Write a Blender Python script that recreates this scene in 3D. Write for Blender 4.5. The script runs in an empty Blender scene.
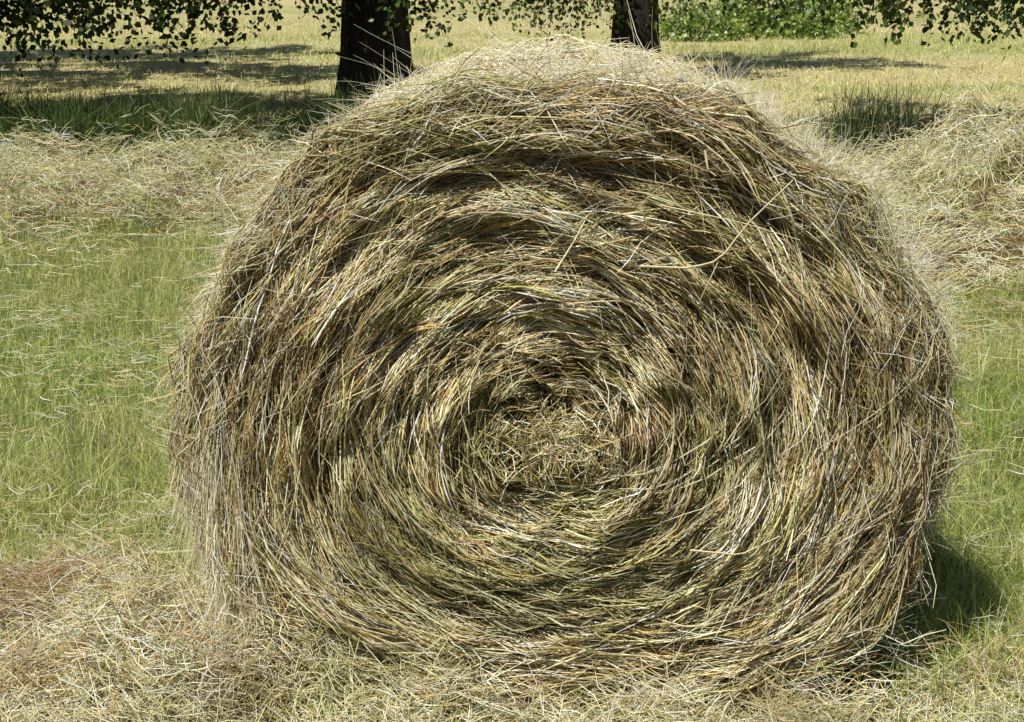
import bpy, math, numpy as np
from mathutils import Vector
rng=np.random.default_rng(7)
F=1707.0; P=math.radians(13.2); CAM=np.array([0,-3.52,1.6])
# ---------- helpers ----------
def vn(x,y,s=0):
    x=np.asarray(x,float);y=np.asarray(y,float)
    xi=np.floor(x);yi=np.floor(y);fx=x-xi;fy=y-yi
    fx=fx*fx*(3-2*fx);fy=fy*fy*(3-2*fy)
    def h(a,b):
        v=np.sin(a*127.1+b*311.7+s*74.7)*43758.5453
        return v-np.floor(v)
    return (h(xi,yi)*(1-fx)+h(xi+1,yi)*fx)*(1-fy)+(h(xi,yi+1)*(1-fx)+h(xi+1,yi+1)*fx)*fy
def fbm(x,y,s=0,o=4):
    r=0;a=.5;t=0
    for i in range(o):
        r=r+a*vn(x*2**i,y*2**i,s+i*3);t+=a;a*=.5
    return r/t
def nrm(v): return v/np.maximum(np.linalg.norm(v,axis=-1,keepdims=True),1e-9)
def mkmesh(name,V,Q,mat,C=None,parent=None,smooth=False):
    n=4
    me=bpy.data.meshes.new(name); V=np.ascontiguousarray(V,dtype=np.float32).reshape(-1,3)
    Q=np.ascontiguousarray(Q,dtype=np.int32).reshape(-1,n)
    me.vertices.add(len(V)); me.vertices.foreach_set('co',V.ravel())
    me.loops.add(Q.size); me.loops.foreach_set('vertex_index',Q.ravel())
    me.polygons.add(len(Q)); me.polygons.foreach_set('loop_start',np.arange(0,Q.size,n,dtype=np.int32))
    me.polygons.foreach_set('loop_total',np.full(len(Q),n,dtype=np.int32))
    if smooth: me.polygons.foreach_set('use_smooth',np.ones(len(Q),dtype=bool))
    if C is not None:
        a=me.attributes.new('Col','FLOAT_COLOR','POINT')
        c=np.ones((len(V),4),np.float32); c[:,:3]=np.asarray(C,dtype=np.float32).reshape(-1,3)
        a.data.foreach_set('color',c.ravel())
    me.update(calc_edges=True)
    ob=bpy.data.objects.new(name,me); bpy.context.collection.objects.link(ob)
    me.materials.append(mat)
    if parent: ob.parent=parent
    return ob
def tubes(paths,w,cols,sides=3):
    N,K,_=paths.shape
    T=nrm(np.gradient(paths,axis=1))
    ref=nrm(rng.normal(size=(N,1,3)))
    A=nrm(np.cross(T,ref)); B=np.cross(T,A)
    ph=np.arange(sides)*2*math.pi/sides
    V=paths[:,:,None,:]+w[:,:,None,None]*(np.cos(ph)[None,None,:,None]*A[:,:,None,:]+np.sin(ph)[None,None,:,None]*B[:,:,None,:])
    i=np.arange(N)[:,None,None]*K*sides; k=np.arange(K-1)[None,:,None]*sides; s=np.arange(sides)[None,None,:]
    s2=(s+1)%sides
    Q=np.stack([i+k+s,i+k+s2,i+k+sides+s2,i+k+sides+s],-1)
    if cols.ndim==2: cols=np.repeat(cols[:,None,:],K,1)
    C=np.repeat(cols[:,:,None,:],sides,2)
    return V.reshape(-1,3),Q.reshape(-1,4),C.reshape(-1,3)
def ribbons(paths,w,cols,side):
    N,K,_=paths.shape
    V=np.stack([paths-w[:,:,None]*side[:,None,:],paths+w[:,:,None]*side[:,None,:]],2)
    i=np.arange(N)[:,None]*K*2; k=np.arange(K-1)[None,:]*2
    Q=np.stack([i+k,i+k+1,i+k+3,i+k+2],-1)
    if cols.ndim==2: cols=np.repeat(cols[:,None,:],K,1)
    C=np.repeat(cols[:,:,None,:],2,2)
    return V.reshape(-1,3),Q.reshape(-1,4),C.reshape(-1,3)
def merge(L):
    V=[];Q=[];C=[];o=0
    for v,q,c in L: V.append(v);Q.append(q+o);C.append(c);o+=len(v)
    return np.concatenate(V),np.concatenate(Q),np.concatenate(C)
def put(name,L,mat,parent=None):
    v,q,c=merge(L);return mkmesh(name,v,q,mat,c,parent)
def pal(n,cols,wts,jit=.12):
    cols=np.array(cols);wts=np.array(wts,float);wts/=wts.sum()
    c=cols[rng.choice(len(cols),n,p=wts)]
    return np.clip(c*(1+jit*rng.normal(size=(n,1)))+.015*rng.normal(size=(n,3)),.01,.95)
HAY=[(.90,.80,.50),(.78,.64,.32),(.54,.37,.14),(.26,.16,.06),(.42,.44,.14),(.94,.90,.74)]
# ---------- materials ----------
def strand_mat(name,rough=.5,spec=.4,trans=.2):
    m=bpy.data.materials.new(name);m.use_nodes=True;nt=m.node_tree;N=nt.nodes;L=nt.links
    b=N['Principled BSDF'];b.inputs['Roughness'].default_value=rough
    b.inputs['Specular IOR Level'].default_value=spec
    a=N.new('ShaderNodeAttribute');a.attribute_name='Col'
    tc=N.new('ShaderNodeTexCoord');no=N.new('ShaderNodeTexNoise');no.inputs['Scale'].default_value=60
    no.inputs['Detail'].default_value=0
    mr=N.new('ShaderNodeMapRange');mr.inputs['To Min'].default_value=.70;mr.inputs['To Max'].default_value=1.28
    L.new(tc.outputs['Object'],no.inputs['Vector']);L.new(no.outputs['Fac'],mr.inputs['Value'])
    vm=N.new('ShaderNodeVectorMath');vm.operation='SCALE'
    L.new(a.outputs['Color'],vm.inputs[0]);L.new(mr.outputs['Result'],vm.inputs['Scale'])
    L.new(vm.outputs[0],b.inputs['Base Color'])
    if trans>0:
        t=N.new('ShaderNodeBsdfTranslucent');L.new(vm.outputs[0],t.inputs['Color'])
        mx=N.new('ShaderNodeMixShader');mx.inputs[0].default_value=trans
        L.new(b.outputs[0],mx.inputs[1]);L.new(t.outputs[0],mx.inputs[2])
        L.new(mx.outputs[0],N['Material Output'].inputs['Surface'])
    return m
M_HAY=strand_mat('hay_strand',.42,.4,0)
M_GRASS=strand_mat('grass_blade',.45,.4,.35)
M_LEAF=strand_mat('leaf',.4,.5,.25)
def noise_mat(name,c1,c2,scale,bump=.5,stretch=(1,1,1),useattr=False,bscale=30):
    m=bpy.data.materials.new(name);m.use_nodes=True;nt=m.node_tree;N=nt.nodes;L=nt.links
    b=N['Principled BSDF'];b.inputs['Roughness'].default_value=.9;b.inputs['Specular IOR Level'].default_value=.15
    tc=N.new('ShaderNodeTexCoord');mp=N.new('ShaderNodeMapping');mp.inputs['Scale'].default_value=stretch
    L.new(tc.outputs['Object'],mp.inputs['Vector'])
    no=N.new('ShaderNodeTexNoise');no.inputs['Scale'].default_value=scale;no.inputs['Detail'].default_value=7
    no.inputs['Roughness'].default_value=.7
    L.new(mp.outputs[0],no.inputs['Vector'])
    cr=N.new('ShaderNodeValToRGB');cr.color_ramp.elements[0].position=.3;cr.color_ramp.elements[1].position=.7
    cr.color_ramp.elements[0].color=(*c1,1);cr.color_ramp.elements[1].color=(*c2,1)
    L.new(no.outputs['Fac'],cr.inputs[0])
    if useattr:
        a=N.new('ShaderNodeAttribute');a.attribute_name='Col'
        mx=N.new('ShaderNodeMix');mx.data_type='RGBA';mx.blend_type='MULTIPLY';mx.inputs[0].default_value=1
        L.new(a.outputs['Color'],mx.inputs[6]);L.new(cr.outputs[0],mx.inputs[7]);L.new(mx.outputs[2],b.inputs['Base Color'])
    else: L.new(cr.outputs[0],b.inputs['Base Color'])
    n2=N.new('ShaderNodeTexNoise');n2.inputs['Scale'].default_value=bscale;n2.inputs['Detail'].default_value=6
    L.new(mp.outputs[0],n2.inputs['Vector'])
    bp=N.new('ShaderNodeBump');bp.inputs['Strength'].default_value=bump;bp.inputs['Distance'].default_value=.03
    L.new(n2.outputs['Fac'],bp.inputs['Height']);L.new(bp.outputs[0],b.inputs['Normal'])
    return m
M_CORE=noise_mat('packed_hay',(.010,.007,.004),(.045,.030,.013),25,.8,bscale=60)  # core coloured near black, so gaps between strands carry painted shade
M_BARK=noise_mat('bark',(.012,.010,.008),(.055,.045,.035),9,1.0,(1,1,.25),bscale=14)
M_GROUND=noise_mat('field_ground',(.55,.55,.5),(1.25,1.25,1.2),6,.7,useattr=True,bscale=25)
# ---------- terrain ----------
MOUNDS=[(-.88,.12,.40,.24,.13),(-1.25,.40,.25,.16,.14),(-.50,-.04,.35,.14,.06),(-1.0,-.35,.4,.25,.08),(1.15,-.02,.3,.14,.06),
        (2.75,5.6,.75,.8,.34),(3.9,6.3,.8,.9,.45),(3.3,8.0,.7,.7,.3),(2.3,7.0,.5,.5,.15),(-3.2,6.6,.9,.5,.12),(-2.0,7.6,.8,.4,.12)]
def mound(x,y,L=MOUNDS):
    r=0
    for a,b,sx,sy,h in L: r=r+h*np.exp(-((x-a)/sx)**2-((y-b)/sy)**2)
    return r
def swath(x,y):
    yy=y-(fbm(x*.5,y*.25,5)-.5)*3.2
    b=np.clip((yy-4.0)/2.8,0,1)*np.clip((10.6-yy)/1.2,0,1)
    return b
def hole(x,y): return np.exp(-((x+1.17)/.13)**2-((y-.33)/.08)**2)
def H(x,y):
    x=np.asarray(x,float);y=np.asarray(y,float)
    g=.035*(fbm(x*.9,y*.9,1)-.5)+ .02*(fbm(x*5,y*5,2)-.5)-.01-.045*np.exp(-((x-.15)/.7)**2-((y+.1)/.5)**2)
    m=mound(x,y); m=m*(.1+1.8*fbm(x*4.5,y*4.5,3))-.13*hole(x,y)
    s=swath(x,y)*(.40*fbm(x*1.6,y*1.4,9)**2+.22*(fbm(x*4,y*4,14)-.4))
    far=np.clip((y-20)/200,0,1)*6*(fbm(x*.01+3,y*.01,12)-.35)
    return g+m+s+far
def hayz(x,y):
    m=np.clip(mound(x,y)*22-.25,0,1)
    front=np.clip((.20-y+.45*(fbm(x*2.5,y*2.5,17)-.5))/.25,0,1)*.75
    return np.maximum(np.maximum(m,front),swath(x,y)*np.clip(-.05+1.6*fbm(x*1.1,y*2.2,21),0,1))
def axis(lo,hi,fl,fh,st,g):
    a=list(np.arange(fl,fh,st));d=st;v=a[-1]
    while v<hi: d*=g;v+=d;a.append(v)
    d=st;v=a[0]
    while v>lo: d*=g;v-=d;a.insert(0,v)
    return np.array(a)
gx=axis(-400,400,-3.5,4.5,.04,1.06);gy=axis(-60,700,-1.2,9,.045,1.05)
X,Y=np.meshgrid(gx,gy);Z=H(X,Y)
hz=hayz(X,Y);cg=np.array([.14,.17,.05]);ch=np.array([.15,.11,.05]);cf=np.array([.56,.48,.25]);cf2=np.array([.40,.40,.17])
far=np.clip((Y-10)/6,0,1)[...,None];band=np.clip(fbm(X*.12,Y*.55,31)*2.6-.7,0,1)[...,None]
COL=cg*(1-hz[...,None])+ch*hz[...,None]
COL=COL*(1-far)+(cf*band+cf2*(1-band))*far
ny,nx=X.shape;idx=np.arange(nx*ny).reshape(ny,nx)
Q=np.stack([idx[:-1,:-1],idx[:-1,1:],idx[1:,1:],idx[1:,:-1]],-1)
mkmesh('hay_field_ground',np.stack([X,Y,Z],-1),Q,M_GROUND,COL,smooth=True)
# ---------- loose hay ----------
def lay(x,y,lmin,lmax,wmin,wmax,lift,cols,wts,tilt=.35,K=5,jit=.12,brn=.75):
    n=len(x)
    cl=fbm(x*5,y*5,53)*6.28*2
    a=np.where(rng.uniform(0,1,n)<.6,cl+rng.normal(0,.4,n),rng.uniform(0,2*math.pi,n))
    L=rng.uniform(lmin,lmax,n);cur=rng.normal(0,1.4,n)
    s=np.linspace(-.5,.5,K)[None,:]*L[:,None]
    ang=a[:,None]+cur[:,None]*s/np.maximum(L[:,None],.05)
    px=x[:,None]+np.cos(ang)*s;py=y[:,None]+np.sin(ang)*s
    tl=rng.normal(0,tilt,n)[:,None]
    lf=lift*(.1+2.6*np.clip(fbm(x*6,y*6,57)*2.8-.95,0,1))
    pz=H(px,py)*.6+H(x,y)[:,None]*.4+rng.uniform(0,1,n)[:,None]**1.5*lf[:,None]+np.abs(tl*s)*.8-(s**2)*1.0
    pz=np.maximum(pz,H(px,py)+.002)
    w=rng.uniform(wmin,wmax,n)[:,None]*np.array([.6]+[1]*(K-2)+[.35])[None,:]
    c=pal(n,cols,wts,jit)*(.75+.55*fbm(x*3,y*3,33))[:,None]
    q=np.clip((fbm(x*3.5,y*5,35)-.56)*7,0,brn);q=np.maximum(q,.95*np.clip(hole(x,y)*1.6,0,1))[:,None]
    c=c*(1-q)+np.array([.40,.22,.09])*q*(.5+.6*rng.uniform(0,1,(n,1)))
    gq=np.clip((fbm(x*2.5,y*3,37)-.52)*6,0,.45)[:,None]
    c=c*(1-gq)+np.array([.50,.56,.22])*gq
    return tubes(np.stack([px,py,pz],-1),w,np.clip(c,.01,.93))
def wedge(n,d0,d1,m=.36,pw=1.0):
    d=d0+(d1-d0)*rng.uniform(0,1,n)**pw
    return rng.uniform(-1,1,n)*(m*d+.3),d-3.52
HW=[6,3.5,1.4,.8,1.6,5]
parts=[]
x,y=wedge(62000,2.9,4.9,.40);k=(rng.uniform(0,1,len(x))<hayz(x,y))&~((np.abs(x-.1)<.6)&(y>.05));x=x[k];y=y[k]
parts.append(lay(x,y,.05,.20,.0005,.0015,.07,HAY,HW,tilt=.6,brn=.6))
x,y=wedge(68000,6.8,14.6,.37);k=rng.uniform(0,1,len(x))<hayz(x,y)*.9;x=x[k];y=y[k]
parts.append(lay(x,y,.10,.30,.0012,.0028,.13,HAY,HW,tilt=.55,brn=.4))
x,y=wedge(15000,4.0,8.2,.37)
k=(rng.uniform(0,1,len(x))<np.clip(fbm(x*1.4,y*2,71)*3-1.1,.03,1))&~((np.abs(x-.1)<.75)&(y>0)&(y<1.2))
parts.append(lay(x[k],y[k],.06,.2,.0007,.0016,.08,HAY,HW,brn=.3))
n=800;x=np.concatenate([rng.normal(-.72,.24,n),rng.normal(1.12,.16,330)]);y=np.concatenate([rng.normal(.08,.14,n),rng.normal(.22,.2,330)])
n=len(x);K=6;a=rng.uniform(0,6.28,n);L=rng.uniform(.08,.26,n);el=rng.uniform(.1,1.1,n);s=np.linspace(0,1,K)[None,:]*L[:,None]
pts=np.stack([x[:,None]+np.cos(a+0)[:,None]*s*np.cos(el)[:,None]+rng.normal(0,1,n)[:,None]*s**2,y[:,None]+np.sin(a)[:,None]*s*np.cos(el)[:,None],H(x,y)[:,None]+.02+s*np.sin(el)[:,None]-2.2*s**2],-1)
parts.append(tubes(pts,rng.uniform(.0005,.0012,n)[:,None]*np.linspace(1,.4,K)[None],pal(n,HAY,HW)))
put('loose_hay',parts,M_HAY)
# ---------- grass ----------
def blades(x,y,h0,h1,w0,w1,lean,cols,wts,K=4,jit=.18,hm=None,yel=.45):
    n=len(x);h=rng.uniform(h0,h1,n)
    if hm is not None:h=h*hm
    a=rng.uniform(0,2*math.pi,n);le=np.abs(rng.normal(0,lean,n))*h
    s=np.linspace(0,1,K)[None,:]
    px=x[:,None]+np.cos(a)[:,None]*le[:,None]*s**1.8;py=y[:,None]+np.sin(a)[:,None]*le[:,None]*s**1.8
    pz=H(x,y)[:,None]-.005+h[:,None]*s*(1-.25*s*np.minimum(le/h,1.2)[:,None])
    b=rng.uniform(0,2*math.pi,n);side=np.stack([np.cos(b),np.sin(b),np.zeros(n)],-1)
    w=rng.uniform(w0,w1,n)[:,None]*(1-.85*s**1.5)
    c=pal(n,cols,wts,jit)
    q=np.clip(fbm(x*.9,y*1.6,83)*4-1.6,0,1)[:,None]
    c=c*(1-yel*q)+np.array([.68,.64,.30])*yel*q
    return ribbons(np.stack([px,py,pz],-1),w,c,side)
GR=[(.30,.42,.06),(.46,.55,.11),(.15,.25,.035),(.84,.77,.46),(.62,.64,.22)]
g=[]
x,y=wedge(150000,3.3,9.8,.38);k=(rng.uniform(0,1,len(x))<(1-hayz(x,y)*.86))&~((np.abs(x-.1)<.7)&(y>0)&(y<1.2));x=x[k];y=y[k]
cl=.15+1.75*fbm(x*2.8,y*2.8,44)
g.append(blades(x,y,.04,.13,.0009,.0023,.8,GR,[4.4,3.5,2.4,2.3,2.4],hm=cl,yel=.45))
x,y=wedge(14000,8.6,14.5,.37);g.append(blades(x,y,.05,.16,.0015,.0035,.7,GR,[3,3,1,2,3]))
x,y=wedge(100000,13.5,45,.38,1.3)
b=fbm(x*.12,y*.55,31)>.45
k=b;g.append(blades(x[k],y[k],.04,.10,.004,.010,1.3,GR+[(.80,.71,.44)],[.6,1.4,.4,4,3,7],K=3))
k=~b;g.append(blades(x[k],y[k],.05,.14,.004,.010,1.0,GR,[2.4,2.8,1.2,4,3.6],K=3))
put('meadow_grass',g,M_GRASS)
TG_SHADED=[(.07,.12,.025),(.12,.18,.04),(.04,.07,.015),(.24,.26,.10)]  # greens darkened to carry the shade of the trees
n=30000;x=rng.uniform(-9,-1.1,n);y=10.3+rng.uniform(0,1,n)*2.4+1.2*(fbm(x*.8,x*0,61)-.5)
put('tall_grass_strip',[blades(x,y,.12,.58,.003,.008,.8,TG_SHADED,[4,3,2,.7],K=5,hm=.0+1.9*fbm(x*2.3,y*1.5,62),yel=.1)],M_GRASS)
x=np.concatenate([rng.normal(2.60,.17,1500),rng.normal(3.02,.16,1500)]);y=np.concatenate([rng.normal(8.9,.2,1500),rng.normal(8.75,.12,1500)])  # second tuft, low and dark, stands in for the shadow beside the weeds
put('weed_clump_and_shadow_tuft',[blades(x,y,.10,.66,.002,.006,.5,[(.05,.08,.02),(.10,.13,.04),(.03,.04,.015),(.35,.33,.16)],[4,2,3,1],K=5,hm=np.where(np.arange(3000)<1500,1,.42),yel=0)],M_GRASS)
# ---------- hay bale ----------
out=[(560,86),(660,94),(755,130),(835,185),(898,258),(940,345),(950,430),(936,520),(900,600),(845,670),(745,718),(600,730),(480,722),(370,695),(285,648),(222,580),(192,495),(190,410),(207,335),(240,262),(295,195),(370,138),(460,100)]
def face_pt(px,py,yy=0.):
    fw=np.array([0,math.cos(P),-math.sin(P)]);up=np.array([0,math.sin(P),math.cos(P)])
    d=fw+(px-512)/F*np.array([1,0,0])-(py-361)/F*up
    return CAM+d*((yy-CAM[1])/d[1])
op=np.array([face_pt(*p) for p in out])[:,[0,2]]
CO=np.array([.115,.66]);CI=face_pt(552,445)[[0,2]]
dv=op-CO;th=np.arctan2(dv[:,1],dv[:,0]);rr=np.hypot(dv[:,0],dv[:,1])
A=np.stack([np.ones_like(th)]+[f(k*th) for k in range(1,5) for f in (np.cos,np.sin)],1)
cf_,_,_,_=np.linalg.lstsq(A,rr,rcond=None)
def Rout(t): 
    r=cf_[0]+0*t;j=1
    for k in range(1,5):
        r=r+cf_[j]*np.cos(k*t)+cf_[j+1]*np.sin(k*t);j+=2
    return r
D=1.2;RC=.09;R0=.76
UF=R0-RC;UC=UF+RC*math.pi/2;US=UC+D-2*RC;UE=US+RC*math.pi/2;UB=UE+UF
def prof(u):
    t=np.zeros_like(u);y=np.zeros_like(u);nt=np.zeros_like(u);nyy=np.zeros_like(u)
    m=u<=UF;t[m]=u[m]/R0;nyy[m]=-1
    m=(u>UF)&(u<=UC);a=(u[m]-UF)/RC;t[m]=(UF+RC*np.sin(a))/R0;y[m]=RC*(1-np.cos(a));nt[m]=np.sin(a);nyy[m]=-np.cos(a)
    m=(u>UC)&(u<=US);t[m]=1;y[m]=RC+u[m]-UC;nt[m]=1
    m=(u>US)&(u<=UE);a=(u[m]-US)/RC;t[m]=(UF+RC*np.cos(a))/R0;y[m]=D-RC+RC*np.sin(a);nt[m]=np.cos(a);nyy[m]=np.sin(a)
    m=u>UE;t[m]=np.maximum(UF-(u[m]-UE),0)/R0;y[m]=D;nyy[m]=1
    return t,y,nt,nyy
def relief(u,th):
    ang=th/(2*math.pi)
    c,s=np.cos(th),np.sin(th)
    per=lambda f,sc,sd,k=1.5:fbm(f*sc+40+c*k,s*k+f*.7+20,sd,3)
    r=.045*(per(u,6,3)-.5)+.065*(per(u,17,13,3.4)-.5)+.085*(per(u,40,23,6)-.5)
    r+=.006*np.sin(2*math.pi*(u*10+ang)+6*fbm(c*1.6+9,s*1.6+9+u*3,8))*np.clip(u/.2,0,1)
    r+=.065*(fbm(c*u*8+50,s*u*8+50,77)-.5)
    r+=-.05*np.exp(-((u-.61)/.03)**2)*np.clip(s*1.8-.1,0,1)*fbm(c*2+5,s*2+5,66)*1.6
    xx=u*c;zz=u*s
    r+=-.045*np.exp(-((xx+.0)/.10)**2-((zz+.12)/.04)**2)-.03*np.exp(-((xx+.06)/.03)**2-((zz+.03)/.03)**2)
    return r
def S(u,th,off):
    t,y,nt,nyy=prof(u)
    cx=CI[0]*(1-t)+CO[0]*t;cz=CI[1]*(1-t)+CO[1]*t
    R=Rout(th)*t
    o=relief(u,th)+off
    x=cx+np.cos(th)*(R+nt*o);z=cz+np.sin(th)*(R+nt*o);yy=y+nyy*o
    return np.stack([x,yy,np.maximum(z,-.03)],-1)
bale=bpy.data.objects.new('hay_bale',None);bpy.context.collection.objects.link(bale)
uu=np.concatenate([np.linspace(0.002,UC,130),np.linspace(UC,UE,70)[1:],np.linspace(UE,UB-.002,40)[1:]])
tt=np.linspace(0,2*math.pi,361)[:-1]
U,TH=np.meshgrid(uu,tt);V=S(U,TH,-.048)
a,b=U.shape;idx=np.arange(a*b).reshape(a,b);i2=np.roll(idx,-1,0)
Q=np.stack([idx[:,:-1],i2[:,:-1],i2[:,1:],idx[:,1:]],-1)
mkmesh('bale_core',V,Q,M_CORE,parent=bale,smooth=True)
def bale_strands(n,u0,u1,lmin,lmax,wmin,wmax,depth,wts,drift=.14,bow=.02,endlift=.0,K=7,areaw=True,thr=None,bias=.05,clump=1,side=False):
    nb=n//clump
    if areaw: u=np.sqrt(rng.uniform(u0**2,u1**2,nb))
    else: u=rng.uniform(u0,u1,nb)
    th=rng.uniform(0,2*math.pi,nb) if thr is None else rng.uniform(thr[0],thr[1],nb)
    dr=rng.normal(0,drift,nb)+bias+.5*(fbm(np.cos(th)*3+7,np.sin(th)*3+u*9,5)-.5)
    dr=dr+ (rng.uniform(0,1,nb)<.06)*rng.normal(0,.45,nb)
    q0=rng.uniform(0,1,nb);hc=rng.normal(0,.5,nb);tone=rng.normal(0,1,nb)
    if clump>1:
        u,th,dr,q0,hc,tone=[np.repeat(v,clump) for v in (u,th,dr,q0,hc,tone)];n=len(u)
        u=np.clip(u+rng.normal(0,.007,n),.002,UB);th=th+rng.normal(0,.03,n)/np.clip(prof(u)[0]*.75,.06,9)
        dr=dr+rng.normal(0,.07,n);q0=np.clip(q0+rng.normal(0,.13,n),0,1)
    n=len(u)
    L=rng.uniform(lmin,lmax,n)*np.clip(.4+u*1.4,0,1.1)
    r=np.clip(prof(u)[0]*.75,.025,9)
    L=np.minimum(L,r*1.7)
    dr=dr+rng.normal(0,1,n)*.6*np.exp(-(u/.11)**2)
    s=np.linspace(-.5,.5,K)[None,:]*L[:,None]
    tht=th[:,None]+s/r[:,None]
    cv=(hc+rng.normal(0,.3,n))[:,None]
    ut=np.clip(u[:,None]+dr[:,None]*s+cv*s*s,.0,UB)
    off=-.036+depth*q0[:,None]**1.2+bow*rng.normal(0,1,n)[:,None]*(s/L[:,None]*2)**2*.5
    el=np.abs(rng.normal(0,endlift,n))[:,None] if endlift else 0
    off=off+el*np.clip(s/L[:,None]*2*np.sign(rng.normal(size=n))[:,None],0,1)**1.6
    pts=S(ut,tht,off)
    pts+=rng.normal(0,.0014,pts.shape)
    w=rng.uniform(wmin,wmax,n)[:,None]*np.array([.55]+[1]*(K-2)+[.3])[None,:]
    c=pal(n,HAY,wts,.15)
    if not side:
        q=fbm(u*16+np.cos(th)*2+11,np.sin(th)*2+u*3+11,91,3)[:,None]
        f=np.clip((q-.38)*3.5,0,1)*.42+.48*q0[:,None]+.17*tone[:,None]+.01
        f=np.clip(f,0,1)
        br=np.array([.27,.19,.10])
        c=c*(br*(1-f)+1.18*f)  # inner hay browner, and darkened further to put gap shade into the colour
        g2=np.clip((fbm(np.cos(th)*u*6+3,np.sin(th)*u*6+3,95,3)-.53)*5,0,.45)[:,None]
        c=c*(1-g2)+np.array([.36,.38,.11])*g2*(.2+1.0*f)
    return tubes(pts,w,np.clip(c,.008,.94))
W1=[6,5,2.8,2.0,2.0,2.6]
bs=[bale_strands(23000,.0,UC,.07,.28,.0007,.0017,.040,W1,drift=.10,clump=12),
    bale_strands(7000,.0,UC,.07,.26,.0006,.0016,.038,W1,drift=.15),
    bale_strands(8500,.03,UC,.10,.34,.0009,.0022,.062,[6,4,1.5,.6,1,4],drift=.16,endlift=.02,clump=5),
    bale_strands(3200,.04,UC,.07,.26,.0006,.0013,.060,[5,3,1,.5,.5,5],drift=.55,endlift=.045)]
put('face_straw',bs,M_HAY,bale)
W2=[6,4,1.2,.5,.8,6]
bs=[bale_strands(22000,UC-.03,UE,.12,.40,.0007,.0016,.05,W2,drift=.2,areaw=False,endlift=.015,clump=6,side=True),
    bale_strands(5500,UF+.03,UC+.35,.08,.24,.0005,.0012,.05,[5,3,1,.3,.5,6],drift=.6,areaw=False,endlift=.045,thr=(-.4,math.pi+.5),side=True),
    bale_strands(6000,UE,UB,.1,.3,.0012,.0026,.04,W1,areaw=False)]
put('side_straw',bs,M_HAY,bale)
def fuzz(n,thr,lmin,lmax,u0,u1,wts,rr=(.1,.5)):
    th=rng.uniform(*thr,n);u=rng.uniform(u0,u1,n);K=6
    p0=S(u,th,np.full(n,-.02));L=rng.uniform(lmin,lmax,n)
    rad=np.stack([np.cos(th),np.zeros(n),np.sin(th)],-1);tan=np.stack([-np.sin(th),np.zeros(n),np.cos(th)],-1)
    d=nrm(rad*rng.uniform(*rr,n)[:,None]+tan*(rng.normal(.5,.8,n)*.8)[:,None]+np.array([0,1,0])*rng.normal(0,.4,n)[:,None])
    s=np.linspace(0,1,K)[None,:,None]*L[:,None,None]
    pts=p0[:,None,:]+d[:,None,:]*s+np.array([0,0,-1])*(s**2)*rng.uniform(.2,1.6,n)[:,None,None]+rng.normal(0,.5,(n,1,3))*s**2
    w=rng.uniform(.0004,.0009,n)[:,None]*np.linspace(1,.35,K)[None,:]
    return tubes(pts,w,pal(n,HAY,wts))
def hang(n):
    th=rng.uniform(math.pi-.25,math.pi+.75,n);u=rng.uniform(UF-.02,UC+.1,n);K=6
    p0=S(u,th,np.full(n,.0));L=rng.uniform(.08,.32,n)
    s=np.linspace(0,1,K)[None,:,None]*L[:,None,None]
    d=nrm(np.stack([rng.normal(-.05,.16,n),rng.normal(-.05,.15,n),-np.ones(n)],-1))
    pts=p0[:,None,:]+d[:,None,:]*s+rng.normal(0,.3,(n,1,3))*s**2
    pts[:,:,2]=np.maximum(pts[:,:,2],.01)
    w=rng.uniform(.0005,.0011,n)[:,None]*np.linspace(1,.4,K)[None,:]
    return tubes(pts,w,pal(n,HAY,[5,3,1,.5,.5,4]))
fz=[fuzz(2800,(.2,math.pi-.1),.05,.15,UF+.03,UC+.5,[5,3,1,.3,.5,7],(.1,.8)),fuzz(1500,(.15,1.15),.06,.18,UF+.03,UC+.35,[5,2,.5,.1,.3,8],(.4,1.4)),
    fuzz(1300,(-.9,math.pi+.7),.05,.17,UF,UC+.2,W2,(.1,.9)),
    fuzz(110,(.9,2.2),.12,.30,UC,UC+.5,[4,1,0,0,0,5],(.4,1.2)),hang(1000)]
def stalk(pxs,y0,w,c):
    pts=np.array([face_pt(a,b,y0) for a,b in pxs]);k=np.linspace(0,len(pts)-1,10)
    pp=np.stack([np.interp(k,np.arange(len(pts)),pts[:,i]) for i in range(3)],-1)[None]
    return tubes(pp,np.linspace(w,w*.5,10)[None],np.array([c]))
ST=[([(640,266),(690,268),(720,260),(745,226),(793,180)],.0034),([(718,262),(700,300)],.0018),([(555,272),(575,240),(588,215)],.0026),
    ([(705,150),(708,170),(716,176)],.003),([(660,205),(740,222),(800,240)],.0014),([(690,550),(740,555),(780,536)],.0028),([(300,470),(290,520),(275,560)],.002),([(480,360),(460,410),(470,440)],.0015)]
for p,w in ST: fz.append(stalk(p,-.066,w,(.84,.73,.46)))
put('loose_straw',fz,M_HAY,bale)
n=380;K=6
c0=np.stack([CI[0]+rng.normal(0,.06,n),-.0-rng.uniform(0,.03,n),CI[1]+rng.normal(.01,.035,n)],-1)
a=rng.normal(0,1.2,n);L=rng.uniform(.04,.13,n);s=np.linspace(-.5,.5,K)[None,:]*L[:,None];ang=a[:,None]+rng.normal(0,9,n)[:,None]*s
pts=np.stack([c0[:,0,None]+np.cos(ang)*s,c0[:,1,None]-rng.normal(0,.2,n)[:,None]*s,c0[:,2,None]+np.sin(ang)*s],-1)
put('centre_straw',[tubes(pts,rng.uniform(.0006,.0014,n)[:,None]*np.ones((1,K)),pal(n,HAY,[5,4,3,1.5,4,3]))],M_HAY,bale)
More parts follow.
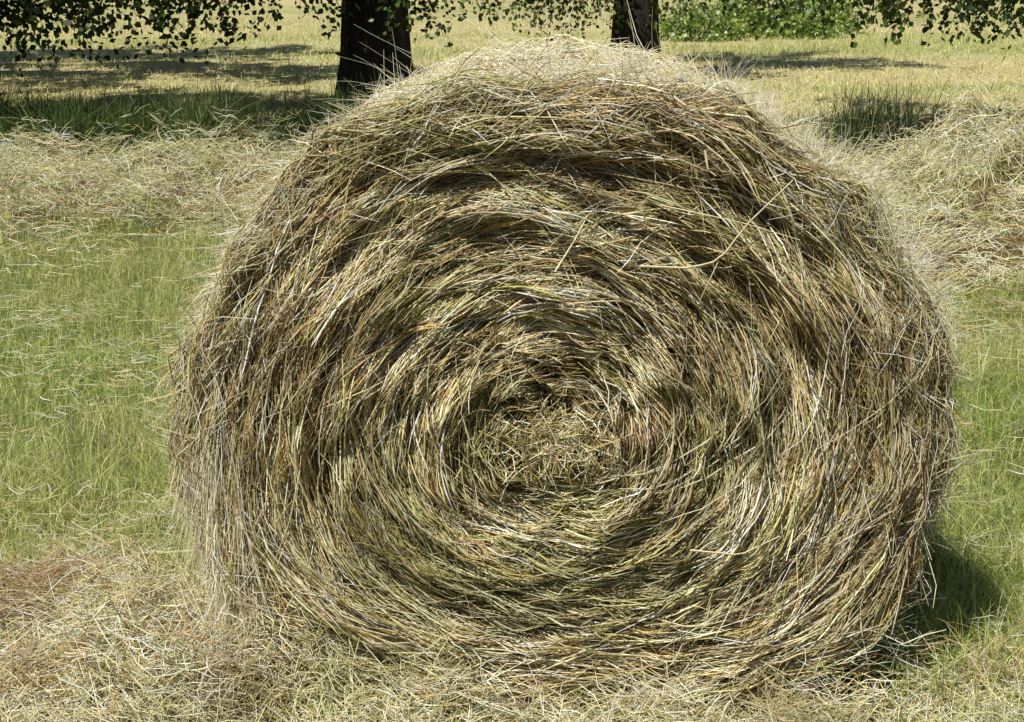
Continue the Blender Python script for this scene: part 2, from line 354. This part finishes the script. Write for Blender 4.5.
# ---------- trees ----------
def leafquads(pos,size,cols,droop=.5):
    n=len(pos)
    d=nrm(rng.normal(size=(n,3))+np.array([0,0,-droop]));s=nrm(np.cross(d,rng.normal(size=(n,3))))
    sz=size*rng.uniform(.6,1.3,n)[:,None]
    V=np.stack([pos,pos+d*sz*.45+s*sz*.38,pos+d*sz,pos+d*sz*.45-s*sz*.38],1)
    Q=np.arange(n*4).reshape(n,4)
    return V.reshape(-1,3),Q,np.repeat(cols,4,0)
LC=[(.06,.10,.02),(.10,.15,.03),(.04,.07,.013),(.22,.28,.08)]
def tree(name,x,y,r,h,crown,nl=12,ns=6,nt=9,nleaf=30,cx=0,cy=0,lsz=.10,zb=2.0,low=(),nd=26,dz=(.78,1.4)):
    e=bpy.data.objects.new(name,None);bpy.context.collection.objects.link(e)
    z0=float(H(x,y));K=14;zz=np.linspace(-.1,h,K)
    tr=np.stack([x+.12*np.sin(zz*.6+x)*(zz/h),y+.1*np.cos(zz*.5)*(zz/h),z0+zz],-1)[None]
    wr=(r*(1-.8*(zz/h))+r*.35*np.exp(-np.maximum(zz,0)*3))[None]
    W=[tubes(tr,wr,np.full((1,3),.5),sides=14)]
    base=[];ends=[];s=np.linspace(0,1,8)
    for i in range(nl):
        f=i/nl;z=zb+(h-zb-.8)*f**1.1;a=2.4*i+rng.uniform(-.4,.4)
        ln=crown*(1-.55*f)*rng.uniform(.8,1.15)
        ox=cx*(1-.3*f);oy=cy*(1-.3*f)
        px=x+(np.cos(a)*ln+ox)*s;py=y+(np.sin(a)*ln+oy)*s
        pz=z0+z+ln*(.45*s-.40*s**2)*(1+.5*f)+.1*np.sin(s*5+i)
        pth=np.stack([px,py,pz],-1)
        W.append(tubes(pth[None],(r*.28*(1-.4*f)*(1-.85*s)+.008)[None],np.full((1,3),.5),sides=6))
        for j in range(ns):
            q=.25+.75*(j+rng.uniform(0,.8))/ns;b=np.array([np.interp(q,s,pth[:,k]) for k in range(3)])
            aa=a+rng.normal(0,1.0);l2=ln*.35*rng.uniform(.5,1.2)
            p2=b+np.stack([np.cos(aa)*l2*s,np.sin(aa)*l2*s,l2*(.35*s-.45*s**2)],-1)
            W.append(tubes(p2[None],(.022*(1-.8*s)+.003)[None],np.full((1,3),.5),sides=4))
            for k in range(nt):
                qq=rng.uniform(.1,1);bb=[np.interp(qq,s,p2[:,m]) for m in range(3)]
                base.append(bb);ends.append(max(bb[2]-rng.uniform(.5,1.9),z0+1.35))
    for tx,ty in low:   # long low limbs with weeping twigs
        L=math.hypot(tx-x,ty-y)
        pth=np.stack([x+(tx-x)*s,y+(ty-y)*s+.2*np.sin(s*4+tx),z0+2.1+.5*np.sin(s*2.6)-.35*s],-1)
        W.append(tubes(pth[None],(.05*(1-.85*s)+.006)[None],np.full((1,3),.5),sides=5))
        dd=rng.uniform(-.05,.12)
        for k in range(nd):
            qq=1-rng.uniform(0,1)**1.2*min(1,1.5/L);bb=np.array([np.interp(qq,s,pth[:,m]) for m in range(3)])+np.append(rng.normal(0,.22,2),0)
            base.append(bb);ends.append(z0+dd+dz[0]+(dz[1]-dz[0])*rng.uniform(0,1)**.8)
    base=np.array(base);end=np.array(ends);n=len(base);K=8;s=np.linspace(0,1,K)
    dx=rng.normal(0,.3,(n,2));end=np.minimum(end,base[:,2]-.1)
    tw=np.zeros((n,K,3));tw[:,:,:2]=base[:,None,:2]+dx[:,None,:]*(s**.6)[None,:,None]
    tw[:,:,2]=base[:,2,None]+.12*np.sin(s*3.1)[None]-(base[:,2]-end)[:,None]*(s**1.5)[None]
    W.append(tubes(tw,np.full((n,K),.003)*(1.2-s)[None],np.full((n,3),.5)))
    m=merge(W);mkmesh('trunk_and_limbs',m[0],m[1],M_BARK,parent=e,smooth=True)
    isl=np.arange(n)>=n-len(low)*nd
    q=rng.uniform(.05,1,(n,nleaf));q[isl]=q[isl]**.7
    i0=np.minimum((q*(K-1)).astype(int),K-2);f=(q*(K-1)-i0)[...,None]
    ar=np.arange(n)[:,None];pos=tw[ar,i0]*(1-f)+tw[ar,i0+1]*f
    pos=pos+rng.normal(0,.04,pos.shape);pos=pos.reshape(-1,3)
    sz=np.where(pos[:,2]<2.0,.068,lsz)[:,None]
    lf=leafquads(pos,sz,pal(len(pos),LC,[4,3,2,1.8],.2));mkmesh('leaves',lf[0],lf[1],M_LEAF,lf[2],parent=e)
tree('birch_tree',-1.42,14.6,.38,9.5,3.4,cx=-1.3,cy=.2,low=[(-2.3,14.0),(-.7,14.2),(-.2,14.6),(-3.0,13.6),(-.5,13.8)],nleaf=36,dz=(.7,1.35),lsz=.12)
tree('birch_tree',1.72,20.8,.34,8.5,3.0,cx=.4,cy=1.2,zb=2.2,nleaf=26,low=[(.9,19.5),(.1,19.8),(2.8,19.6),(.5,19.2),(-.2,20.4)],nd=50,dz=(.5,1.2))
tree('birch_tree',-7.6,10.6,.33,9.0,5.0,nl=16,cx=1.8,cy=.9,zb=2.0,nt=11,low=[(-4.4,11.0),(-3.7,11.8),(-3.0,11.4),(-2.4,12.2),(-4.0,12.6),(-3.3,12.8),(-4.7,12.0),(-4.1,11.4),(-4.4,12.9)],nd=50,dz=(.70,1.35),nleaf=36,lsz=.12)
tree('birch_tree',-10.8,20.5,.34,9,6.2,nl=20,cx=3.6,nleaf=38,nt=12,lsz=.15)
tree('birch_tree',5.6,12.8,.3,8.5,3.0,nl=8,ns=5,cx=-1.0,cy=0,nleaf=36,zb=2.2,low=[(4.2,12.2),(3.6,12.0),(3.0,12.3),(2.4,12.6),(1.8,13.0),(3.9,12.9),(3.2,12.8)],nd=50,dz=(.80,1.4))
def bush(name,x,y,rx,ry,rz,n,cols,lsz):
    d=nrm(rng.normal(size=(n,3)));d[:,2]=np.abs(d[:,2])
    lump=.35+1.2*fbm(d[:,0]*3.5+x,d[:,1]*2.5+d[:,2]*3.5+y,6)
    rad=rng.uniform(.2,1,n)**.5*lump
    pos=np.stack([x+d[:,0]*rad*rx,y+d[:,1]*rad*ry,float(H(x,y))+d[:,2]*rad*rz],-1)
    lf=leafquads(pos,lsz,pal(n,cols,[1]*len(cols),.2),droop=-.3)
    mkmesh(name,lf[0],lf[1],M_LEAF,lf[2])
BC=[(.24,.36,.07),(.32,.42,.11),(.15,.24,.04),(.42,.48,.18)]
for bx,by,sx,sz in [(3.6,31,1.0,.8),(4.7,32.5,.8,1.3),(5.8,32,1.0,.8),(6.8,34,.7,1.1)]:
    bush('green_shrub',bx,by,sx,1.0,sz,3000,BC,.09)
n=40000;a=rng.uniform(-1.3,1.3,n);R=150+rng.normal(0,6,n);hh=(9+8*fbm(a*14,a*0,5))*rng.uniform(0,1,n)**.7
pos=np.stack([np.sin(a)*R,np.cos(a)*R,H(np.sin(a)*R,np.cos(a)*R)+hh],-1)
lf=leafquads(pos,1.8,pal(n,LC,[1]*4,.2));mkmesh('distant_woods',lf[0],lf[1],M_LEAF,lf[2])
# ---------- camera, light ----------
cam=bpy.data.cameras.new('camera');co=bpy.data.objects.new('camera',cam);bpy.context.collection.objects.link(co)
cam.sensor_width=36;cam.lens=F*36/1024;cam.clip_end=2000;cam.clip_start=.05
co.location=CAM;co.rotation_euler=(math.pi/2-P,0,0);bpy.context.scene.camera=co
sd=Vector((-.31,-.46,.83)).normalized()
sun=bpy.data.lights.new('sun','SUN');so=bpy.data.objects.new('sun',sun);bpy.context.collection.objects.link(so)
sun.energy=5;sun.angle=math.radians(.5);sun.color=(1,.97,.90);so.rotation_euler=sd.to_track_quat('Z','Y').to_euler()
w=bpy.data.worlds.new('World');bpy.context.scene.world=w;w.use_nodes=True
sk=w.node_tree.nodes.new('ShaderNodeTexSky');sk.sky_type='NISHITA';sk.sun_disc=False
sk.sun_elevation=math.asin(sd.z);sk.sun_rotation=math.atan2(sd.x,sd.y)
bg=w.node_tree.nodes['Background'];bg.inputs[1].default_value=.055
w.node_tree.links.new(sk.outputs[0],bg.inputs[0])
vs=bpy.context.scene.view_settings;vs.view_transform='Standard';vs.look='None';vs.exposure=0
